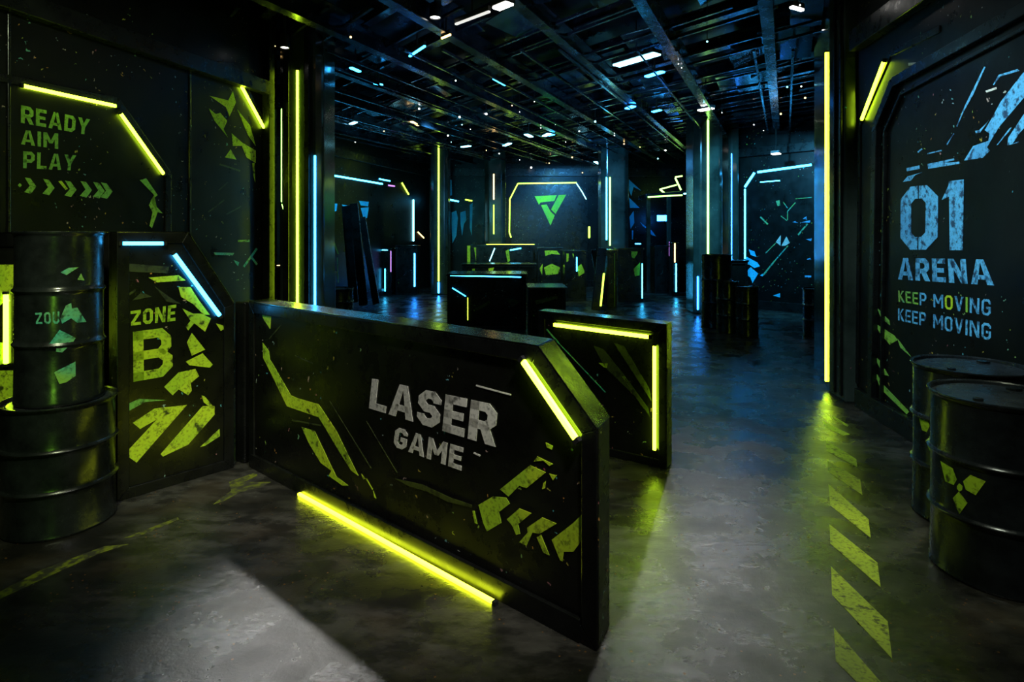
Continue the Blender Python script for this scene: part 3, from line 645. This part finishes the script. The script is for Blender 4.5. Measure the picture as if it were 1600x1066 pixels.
# leaning boards
def plank(label, p0, y0, p1, y1, w, th, leds=None, grp=None):
    a, b = at(p0[0], y0, max(zat(p0[1], y0), .02)), at(p1[0], y1, zat(p1[1], y1))
    r = thing('leaning_board', label, 'board', Vector((a.x, a.y, 0)), grp)
    MB().bar(a, b, w, th, Vector((0, -1, 0))).build('board', 'frame', r, bevel=.01)
    if leds: 
        n = Vector((0, -1, .0)); s = (b-a).normalized().cross(n).normalized()*(w*.45)
        MB().bar(a.lerp(b, .08)+n*(th*.5+.012)+s, a.lerp(b, .6)+n*(th*.5+.012)+s, .035, .02, n).build('edge_strip', leds, r)
    return r
plank('tall black board leaning at the far left, left one of three', (553, 473), 14.4, (541, 322), 14.85, .22, .05)
plank('tall black board leaning at the far left, middle of three', (568, 477), 13.9, (553, 318), 14.35, .2, .05)
plank('tall black board leaning at the far left, right one of three', (588, 475), 14.1, (566, 340), 15.0, .16, .05)
plank('black board with lime edge leaning right of the lime crates', (931, 485), 13.3, (941, 388), 13.7, .2, .05, 'ledlime2')
plank('black board crossing behind the lime-edged board', (943, 476), 14.6, (927, 390), 14.35, .12, .05)

# ------------------------------------------------------------------ far walls: strips, posters, emblem, booth
led_thing(PLF, (512, 273), (597, 287.5), .05, 'ledcyan2', 'long cyan light strip high on the far left wall')
led_thing(PLF, (605, 289.5), (616, 291), .05, 'ledpink', 'short violet light strip after the long cyan one')
led_thing(PLF, (591, 279.5), (609, 283), .04, 'ledcyan2', 'short cyan light strip just above the long cyan one')
led_thing(PLF, (627, 285), (638, 304), .05, 'ledlime2', 'small diagonal lime strip high on the far left wall')
led_thing(PLF, (645.3, 312), (645.3, 377), .06, 'ledice', 'upright pale cyan strip on the far left wall')
led_thing(PLF, (652, 362), (662, 372), .04, 'ledamber', 'small slanted amber strip beside the far left pillar')
c = crop(420, 200, 3.553)
t = tag(graphic(PLF, [c(q) for q in ([(405, 425), (430, 430), (500, 440), (480, 480), (440, 478)], [(500, 405), (555, 410), (550, 435), (510, 430)], [(510, 445), (555, 440), (545, 500), (525, 500)], [(330, 470), (360, 470), (360, 495), (330, 495)], [(365, 420), (380, 420), (375, 460), (360, 465)])], 'cyanp', None, 'wall_graphic'), 'bright blue stencil shards on the far left wall above the boards', 'wall marking')
tag(graphic(PLF, [c(q) for q in (line_px((335, 560), (385, 700), 7), line_px((330, 600), (360, 670), 5), line_px((430, 560), (440, 700), 6), line_px((380, 720), (385, 860), 6))], 'green', None, 'wall_graphic'), 'thin green paint streaks low on the far left wall', 'wall marking')
# emblem wall
c = crop(680, 200, 3.33)
PE = Plane((-1, 19.94), (3, 19.94))
e = barrier('emblem_board', 'dark chamfered board with a green triangle emblem on back wall', PE, PE.px([(800, 445), (918, 445), (918, 305), (903, 284), (812, 284), (797, 312)]), Vector((0, .05, 0)), fw=.1)
e['category'] = 'sign'
graphic(PE, [c(q) for q in ([(517, 355), (632, 350), (620, 380), (548, 388), (540, 400)], [(642, 350), (682, 347), (626, 447), (603, 424)], [(550, 402), (580, 398), (601, 436), (622, 455), (600, 508)])], 'leaf', e, 'emblem')
lq = PE.px(c([(395, 570), (386, 545), (388, 372), (430, 290), (735, 286)]))
m = MB()
for i, (a_, b_) in enumerate(zip(lq, lq[1:])): m.bar(PE.P(*a_, .04), PE.P(*b_, .04), .035, .02, PE.n)
m.build('outline_strip', 'ledlime2', e)
lq = PE.px(c([(735, 290), (765, 335), (785, 372)])); m = MB()
for a_, b_ in zip(lq, lq[1:]): m.bar(PE.P(*a_, .04), PE.P(*b_, .04), .02, .02, PE.n)
m.build('corner_strip', 'ledice', e)
tag(graphic(PB, [c(q) for q in ([(85, 440), (110, 430), (118, 470), (110, 560), (90, 600), (85, 520)], [(130, 440), (158, 430), (162, 480), (150, 500), (140, 560), (132, 500)], [(72, 270), (85, 270), (88, 350), (76, 352)], [(180, 400), (195, 390), (190, 560), (180, 520)])], 'cyanp', None, 'wall_graphic'), 'blue and pale torn poster stencil on back wall behind far left pillar', 'wall marking')
led_thing(PB, (697, 311), (717, 315), .06, 'ledcyan2', 'short cyan strip on back wall right of the far left pillar')
led_thing(PB, (727, 312), (738, 314), .05, 'ledlime2', 'tiny lime strip on back wall beside the short cyan strip')
led_thing(PB, (920.5, 354), (920.5, 372), .07, 'ledlime2', 'tiny upright lime strip right of the emblem board')
c = crop(840, 250, 4.267)
tag(graphic(PB, [c(q) for q in ([(610, 130), (630, 150), (690, 205), (640, 180), (625, 240), (608, 200)], [(610, 250), (630, 270), (680, 320), (615, 320)], [(612, 380), (640, 340), (645, 420), (620, 460)], [(628, 470), (638, 470), (636, 530), (628, 530)], [(555, 195), (595, 200), (590, 215), (560, 212)])], 'cyanp', None, 'wall_graphic'), 'tall blue stencil shards on the back wall right of the strip pair', 'wall marking')
tag(graphic(PB, [c(q) for q in ([(685, 415), (715, 440), (760, 470), (790, 510), (760, 500), (735, 465), (700, 440)],)], 'cyanp', None, 'wall_graphic'), 'slanting blue stencil slash on back wall left of the booth', 'wall marking')
# booth with a canopy
by = 18.2
booth = thing('booth', 'dark open booth with glowing canopy edges at the back right', 'booth', at(1046, by))
for px in (1013, 1045, 1080):
    MB().box(at(px, by+(.4 if px != 1045 else 0), 1.42), Vector((.06, 0, 0)), Vector((0, .06, 0)), Vector((0, 0, 1.42))).build('post', 'pillar', booth, bevel=.01)
k0, k1 = at(1009, by, zat(309, by)), at(1082, by, zat(304, by))
MB().prism([k0, k1, k1+Vector((0, 1.1, 0)), k0+Vector((0, 1.1, 0))], (0, 0, .12)).build('canopy', 'tile', booth, bevel=.01)
PK = Plane(k0, k1)
for p, q, mt in (((1012, 308), (1066, 305), 'ledgreen'), ((1068, 303), (1081, 302), 'ledice')): led(PK, p, q, .05, mt, 'edge_strip', booth, cap=False)
m = MB()
for p, q in (((1031, 296), (1040, 303)), ((1031, 296), (1057, 289)), ((1055, 278), (1064, 297)), ((1055, 277), (1066, 275)), ((1074, 290), (1081, 300))): m.bar(at(p[0], by+.2, zat(p[1], by+.2)), at(q[0], by+.2, zat(q[1], by+.2)), .04, .04)
m.build('strut', 'ledgreen', booth)
MB().box(at(1035, by+.7, zat(341, by+.7)), Vector((.16, 0, 0)), Vector((0, .02, 0)), Vector((0, 0, .09))).build('screen', 'ledblue', booth)
MB().prism([at(1022, by+.1, .0), at(1078, by+.1, .0), at(1078, by+.1, 1.05), at(1022, by+.1, 1.05)], (0, .5, 0)).build('counter', 'panel', booth, bevel=.01)
# blue portal on the far right wall
c = crop(1080, 230, 3.44)
led_thing(PRF, c([(290, 215)])[0], c([(342, 137)])[0], .06, 'ledcyan', 'diagonal corner of the blue light frame on far right wall', 'blue light frame')
led_thing(PRF, c([(358, 135)])[0], c([(650, 95)])[0], .06, 'ledcyan', 'top bar of the blue light frame on far right wall', 'blue light frame')
led_thing(PRF, c([(290, 225)])[0], c([(290, 600)])[0], .045, 'ledcyan', 'upright side of the blue light frame on far right wall', 'blue light frame')
led_thing(PRF, c([(372, 188)])[0], c([(478, 180)])[0], .025, 'ledcyan2', 'thin short cyan bar inside the blue light frame')
tag(graphic(PRF, [c(q) for q in ([(310, 550), (340, 560), (350, 590), (320, 580)], [(285, 600), (300, 590), (355, 620), (370, 640), (340, 650), (310, 630), (290, 640)], [(285, 680), (320, 645), (360, 680), (330, 730), (318, 700)], [(370, 690), (385, 680), (385, 695)], [(440, 798), (478, 785), (478, 808)])], 'cyanp', None, 'wall_graphic'), 'bright cyan stencil shards at lower corner of the blue light frame', 'wall marking')
tag(graphic(PRF, [c(q) for q in (line_px((385, 690), (450, 610), 8), line_px((450, 610), (520, 530), 6), line_px((400, 570), (455, 515), 4), line_px((372, 375), (412, 415), 8), line_px((575, 472), (625, 412), 8), line_px((518, 345), (560, 298), 5), line_px((495, 295), (518, 328), 4), line_px((518, 345), (518, 392), 4), line_px((482, 370), (515, 395), 4), line_px((560, 278), (648, 270), 4), [(455, 290), (475, 285), (478, 312), (465, 318)])], 'teal', None, 'wall_graphic'), 'thin teal circuit lines painted inside the blue light frame', 'wall marking')
tag(graphic(PRF, [c(q) for q in ([(455, 510), (482, 472), (480, 530)], [(485, 530), (512, 480), (530, 515), (505, 530)])], 'white', None, 'wall_graphic'), 'two pale triangles painted inside the blue light frame', 'wall marking')
tag(graphic(PRF, [c(q) for q in ([(615, 495), (648, 490), (645, 505)], [(620, 603), (640, 595), (645, 606)], [(610, 690), (645, 690), (645, 700), (612, 700)], [(600, 385), (620, 372), (622, 390)], [(545, 403), (560, 398), (575, 408)], [(590, 405), (640, 392), (640, 406)])], 'blue', None, 'wall_graphic'), 'scattered blue paint chips at right inside the blue light frame', 'wall marking')

# ------------------------------------------------------------------ ceiling: beams, tiles, lamps
dA, dB = Vector((.45, 1, 0)).normalized(), Vector((-.79, 1, 0)).normalized()
def ibeam(a, b, w, h):
    m = MB(); t = (b-a).normalized(); x = t.cross(Vector((0, 0, 1)))
    m.bar(a, b, w, .018).bar(a+Vector((0, 0, h)), b+Vector((0, 0, h)), w, .018).bar(a+Vector((0, 0, h/2)), b+Vector((0, 0, h/2)), .02, h)
    return m
def clip(p, d, x0=-8.2, x1=8.2, y0=-1.5, y1=19.8):
    lo, hi = -99., 99.
    for o, v, a, b in ((p.x, d.x, x0, x1), (p.y, d.y, y0, y1)):
        t0, t1 = sorted(((a-o)/v, (b-o)/v)); lo, hi = max(lo, t0), min(hi, t1)
    return (p+d*lo, p+d*hi) if hi-lo > .8 else None
for i in range(-8, 12):
    q = clip(Vector((i*1.25, 6, 0)), dA)
    if q: struct('ceiling_beam', ibeam(q[0]+Vector((0, 0, 4.02)), q[1]+Vector((0, 0, 4.02)), .13, .2), 'beam')
for i in range(-8, 14):
    q = clip(Vector((-2+i*1.35, 6, 0)), dB)
    if q: struct('ceiling_beam', ibeam(q[0]+Vector((0, 0, 4.26)), q[1]+Vector((0, 0, 4.26)), .12, .16), 'beam')
for i in range(-16, 30):
    q = clip(Vector((-6+i*.48, 11, 0)), dA, -6.2, 7, 7.5, 19.6)
    if q and i % 3: struct('ceiling_rod', MB().bar(q[0]+Vector((0, 0, 3.98)), q[1]+Vector((0, 0, 3.98)), .03, .03), 'beam')
for i in range(-18, 34):
    q = clip(Vector((-6+i*.48, 11, 0)), dB, -6.2, 7, 6.5, 19.6)
    if q and i % 3: struct('ceiling_rod', MB().bar(q[0]+Vector((0, 0, 4.14)), q[1]+Vector((0, 0, 4.14)), .035, .03), 'beam')
rnd = random.Random(3)
for i in range(150):     # loose soffit plates lying over the grid
    x, y = rnd.uniform(-6, 7), rnd.uniform(3.5, 19)
    p = Vector((x, y, rnd.uniform(4.15, 4.23))); s1, s2 = rnd.uniform(.25, .6), rnd.uniform(.12, .35)
    tl = Vector((0, 0, rnd.uniform(-.06, .06)))
    if x < -5.143+.299*y+.9 and y < 8: continue
    struct('ceiling_plate', MB().box(p, dA*s1+tl, dB*s2-tl*.5, Vector((0, 0, .008))), 'tile')
# spot lamps with a can, a yoke and a lens
def spotlamp(label, px, py, z=4.05, mat='ledwhite', r=.05, grp=None, size=1.):
    y = F*(z-EYE)/(HY-py); p = at(px, y, z)
    d = thing('ceiling_spotlight', label, 'spotlight', p, grp)
    MB().lathe([(0, .16), (r*.8, .16), (r, .14), (r*1.08, .0), (r*.95, .0), (r*.9, .02)], p, 20).build('can', 'rubber', d, smooth=40)
    MB().lathe([(r*.92, .012), (r*.6, .004), (0, .0)], p, 20).build('lens', mat, d)
    MB().bar(p+Vector((0, 0, .15)), p+Vector((0, 0, CEIL-z)), .02, .02).build('stem', 'rubber', d)
    return p
def panel_lamp(label, p, q, z, w, mat):
    (p0, p1), (q0, q1) = p, q
    ya, yb = F*(z-EYE)/(HY-p1), F*(z-EYE)/(HY-q1); a, b = at(p0, ya, z), at(q0, yb, z)
    d = thing('ceiling_light', label, 'ceiling light', (a+b)/2)
    MB().bar(a, b, w, .02).build('diffuser', mat, d, bevel=.004)
    MB().bar(a+Vector((0, 0, .035)), b+Vector((0, 0, .035)), w*1.3, .05).build('housing', 'rubber', d)
    MB().bar((a+b)/2+Vector((0, 0, .05)), (a+b)/2+Vector((0, 0, CEIL-z)), .02, .02).build('stem', 'rubber', d)
    return (a+b)/2
s_l = spotlamp('bright white ceiling spotlight above the left pillar', 445, 75, z=3.85)
s_m = spotlamp('white ceiling spotlight left of the large white lamp', 680, 28, r=.06)
s_r = spotlamp('small white ceiling spotlight at top of the right pillar', 1290, 47, r=.045)
lampw = panel_lamp('large white ceiling lamp at top centre', (775, 14), (797, 5), 3.98, .10, 'ledwhite')
panel_lamp('pale glowing bar for the lit beam leading up to the large white lamp', (712, 38), (765, 18), 3.98, .03, mat_emit('lamplit_beam_glow', (1, .98, .92), .9))  # glow put into the bar for a beam lit by the lamp
lampc = panel_lamp('long cyan-white ceiling lamp right of centre', (963, 103), (1027, 84), 3.98, .14, 'ledice')
panel_lamp('small white ceiling lamp at top right', (1236, 11), (1254, 16), 3.98, .04, 'ledwhite')
panel_lamp('small white ceiling lamp above the pale green pillar strip', (1093, 173), (1113, 169), 3.98, .12, 'ledwhite')
panel_lamp('white ceiling lamp before the blue light frame', (1206, 241), (1219, 240), 3.4, .14, 'ledwhite')
for k_, (x0, y0, x1, y1, mt, w) in enumerate(((585, 130, 597, 133, 'ledcyan', .05), (548, 106, 562, 112, 'ledcyan', .05), (822, 210, 830, 214, 'ledice', .1), (850, 213, 858, 209, 'ledice', .1), (772, 123, 790, 133, 'ledcyan', .05), (643, 190, 654, 196, 'ledamber', .06), (1020, 175, 1032, 172, 'ledcyan', .07), (548, 194, 556, 191, 'ledice', .08), (722, 230, 734, 228, 'ledice', .1), (788, 228, 797, 224, 'ledice', .1), (856, 212, 864, 210, 'ledcyan', .1), (930, 253, 940, 258, 'ledice', .1), (980, 170, 990, 166, 'ledblue', .1), (1010, 120, 1036, 112, 'ledblue', .08), (690, 60, 704, 54, 'ledamber', .02), (640, 88, 664, 72, 'ledcyan', .025))):
    where = ['beside the bright left spotlight', 'high left of centre', 'far back above the emblem', 'just right of the twin', 'below the large white lamp', 'over the far left pillar', 'left of the pale green pillar', 'far left over the blue shards', 'above the far left pillar', 'above the dark pillar', 'beside the emblem corner', 'over the strip pair', 'behind the long cyan-white lamp', 'just under the long cyan-white lamp', 'on the pale lit-beam bar', 'left of the pale lit-beam bar']
    cn = {'ledcyan': 'cyan', 'ledice': 'icy white', 'ledamber': 'amber', 'ledblue': 'blue'}[mt]
    panel_lamp('small %s ceiling tube %s' % (cn, where[k_]), (x0, y0), (x1, y1), 3.98, w, mt)
# pin-point lamps
rnd = random.Random(11); pins = []
pin_px = [(548, 58), (515, 178), (520, 182), (712, 126), (718, 183), (722, 195), (735, 202), (760, 178), (800, 165), (812, 175), (835, 159), (845, 200), (868, 194), (884, 222), (894, 246), (910, 270), (905, 205), (930, 190), (960, 212), (975, 225), (1000, 230), (1028, 248), (1040, 235), (1060, 100), (1065, 106), (1098, 151), (1100, 165), (1128, 176), (1178, 195), (1193, 204), (1258, 153), (1220, 178), (1252, 135), (1230, 136), (700, 212), (705, 222), (760, 235), (780, 240), (812, 250), (830, 262), (858, 255), (555, 222), (600, 205), (655, 170), (430, 72), (418, 84), (360, 92), (1105, 65), (1250, 8)]
for k_, (px, py) in enumerate(pin_px):
    mt = rnd.choice(['ledwhite', 'ledwhite', 'ledice', 'ledamber', 'ledwhite'])
    z = 3.98; y = F*(z-EYE)/(HY-py)
    y = min(y, 19.5); z = zat(py, y); p = at(px, y, z); r = (.0045*max(y, 6)/6*1.3+.003)*rnd.choice([.6, .8, 1., 1.3])
    mb = MB().lathe([(0, -r), (r*.7, -r*.7), (r, 0), (r*.7, r*.7), (0, r)], p, 8)
    o = mb.build('pin_lamp', mt); tag(o, 'pin-point lamp among the ceiling beams', 'lamp', 'pin-point ceiling lamps')
    MB().bar(p+Vector((0, 0, r*.6)), (p.x, p.y, CEIL), .006, .006).build('wire', 'rubber', o)

# ------------------------------------------------------------------ light
def spot(loc, target, power, color=(1, .98, .93), size=60, blend=.6, radius=.06):
    l = bpy.data.lights.new('spot', 'SPOT'); l.energy = power; l.color = color; l.spot_size = math.radians(size); l.spot_blend = blend; l.shadow_soft_size = radius
    o = bpy.data.objects.new('spot', l); COL.objects.link(o); o.location = loc
    o.rotation_euler = (Vector(target)-Vector(loc)).to_track_quat('-Z', 'Y').to_euler(); return o
# ceiling spotlight by the left pillar, then spots without fixtures for the floor sheen
spot(s_l+Vector((0, 0, -.03)), (-.93, 2.55, 0), 430, size=14.5, blend=1., radius=.05)
spot((3.0, 9.4, 3.95), (1.2, 3.9, 0), 170, size=26, blend=1., radius=.06)
spot((2.2, 6.9, 3.95), (.75, 2.3, 0), 75, size=24, blend=1., radius=.05)
spot((4.6, 15.2, 3.95), (2.0, 6.0, 0), 170, (.8, .9, 1), size=46, radius=.08)
# unseen fill spots added overhead, washing the stencilled panels
spot((.9, .9, 4.0), (-.4, 3.35, .75), 620, size=44, blend=.9, radius=.12)
spot((-1.3, 1.2, 4.0), (-2.5, 4.3, 1.0), 420, (.9, 1, .6), size=48, blend=.9, radius=.12)
spot((-1.2, 3.0, 4.0), (-3.8, 5.2, 2.2), 150, (.8, 1, .6), size=70, blend=.9, radius=.12)
spot((.6, 3.4, 4.0), (3.25, 4.4, 1.8), 560, (.66, .92, 1), size=54, blend=.9, radius=.12)
spot((1.0, 1.4, 3.8), (2.4, 3.1, .5), 170, (.9, 1, .8), size=26, blend=.9, radius=.12)
spot((2.3, 3.4, 4.0), (1.75, 3.3, 0), 130, (.9, 1, .7), size=34, blend=1, radius=.12)
spot((-1.7, 1.0, .75), (-2.69, 3.62, .75), 18, (.35, 1, .05), size=50, blend=.9, radius=.08)  # unseen lime lamp added low at left for the drum highlight
# unseen spots added as blue and green wash over the back
spot((-1.5, 12.5, 4.0), (-3.8, 16.0, 2.2), 600, (.08, .5, 1), size=64, radius=.1)
spot((3.5, 10.5, 4.0), (5.8, 13.6, 1.6), 1200, (.08, .55, 1), size=70, radius=.1)
spot((1.8, 14.5, 4.0), (2.6, 18.6, 1.4), 650, (.06, .42, 1), size=90, radius=.1)
spot((1.25, 18.5, 4.3), (1.25, 19.95, 2.75), 300, (.35, 1, .3), size=60, blend=1, radius=.1)
spot((-.2, 12.5, 4.0), (.4, 16.5, .9), 420, (.6, 1, .3), size=60, radius=.1)
spot((1.5, 9.0, 2.6), (1.5, 12.0, 4.2), 190, (.1, .5, 1), size=120, radius=.2)  # from here, unseen uplights added to brighten the ceiling beams
spot((-1.5, 11.0, 2.6), (-1.5, 14.0, 4.2), 160, (.1, .75, .9), size=120, radius=.2)
spot((.5, 6.5, 2.9), (.2, 8.0, 4.3), 60, (.25, .5, 1), size=120, radius=.2)
w = bpy.data.worlds.new('world'); SC.world = w; w.use_nodes = True
w.node_tree.nodes['Background'].inputs[0].default_value = (.25, .35, .5, 1); w.node_tree.nodes['Background'].inputs[1].default_value = .006
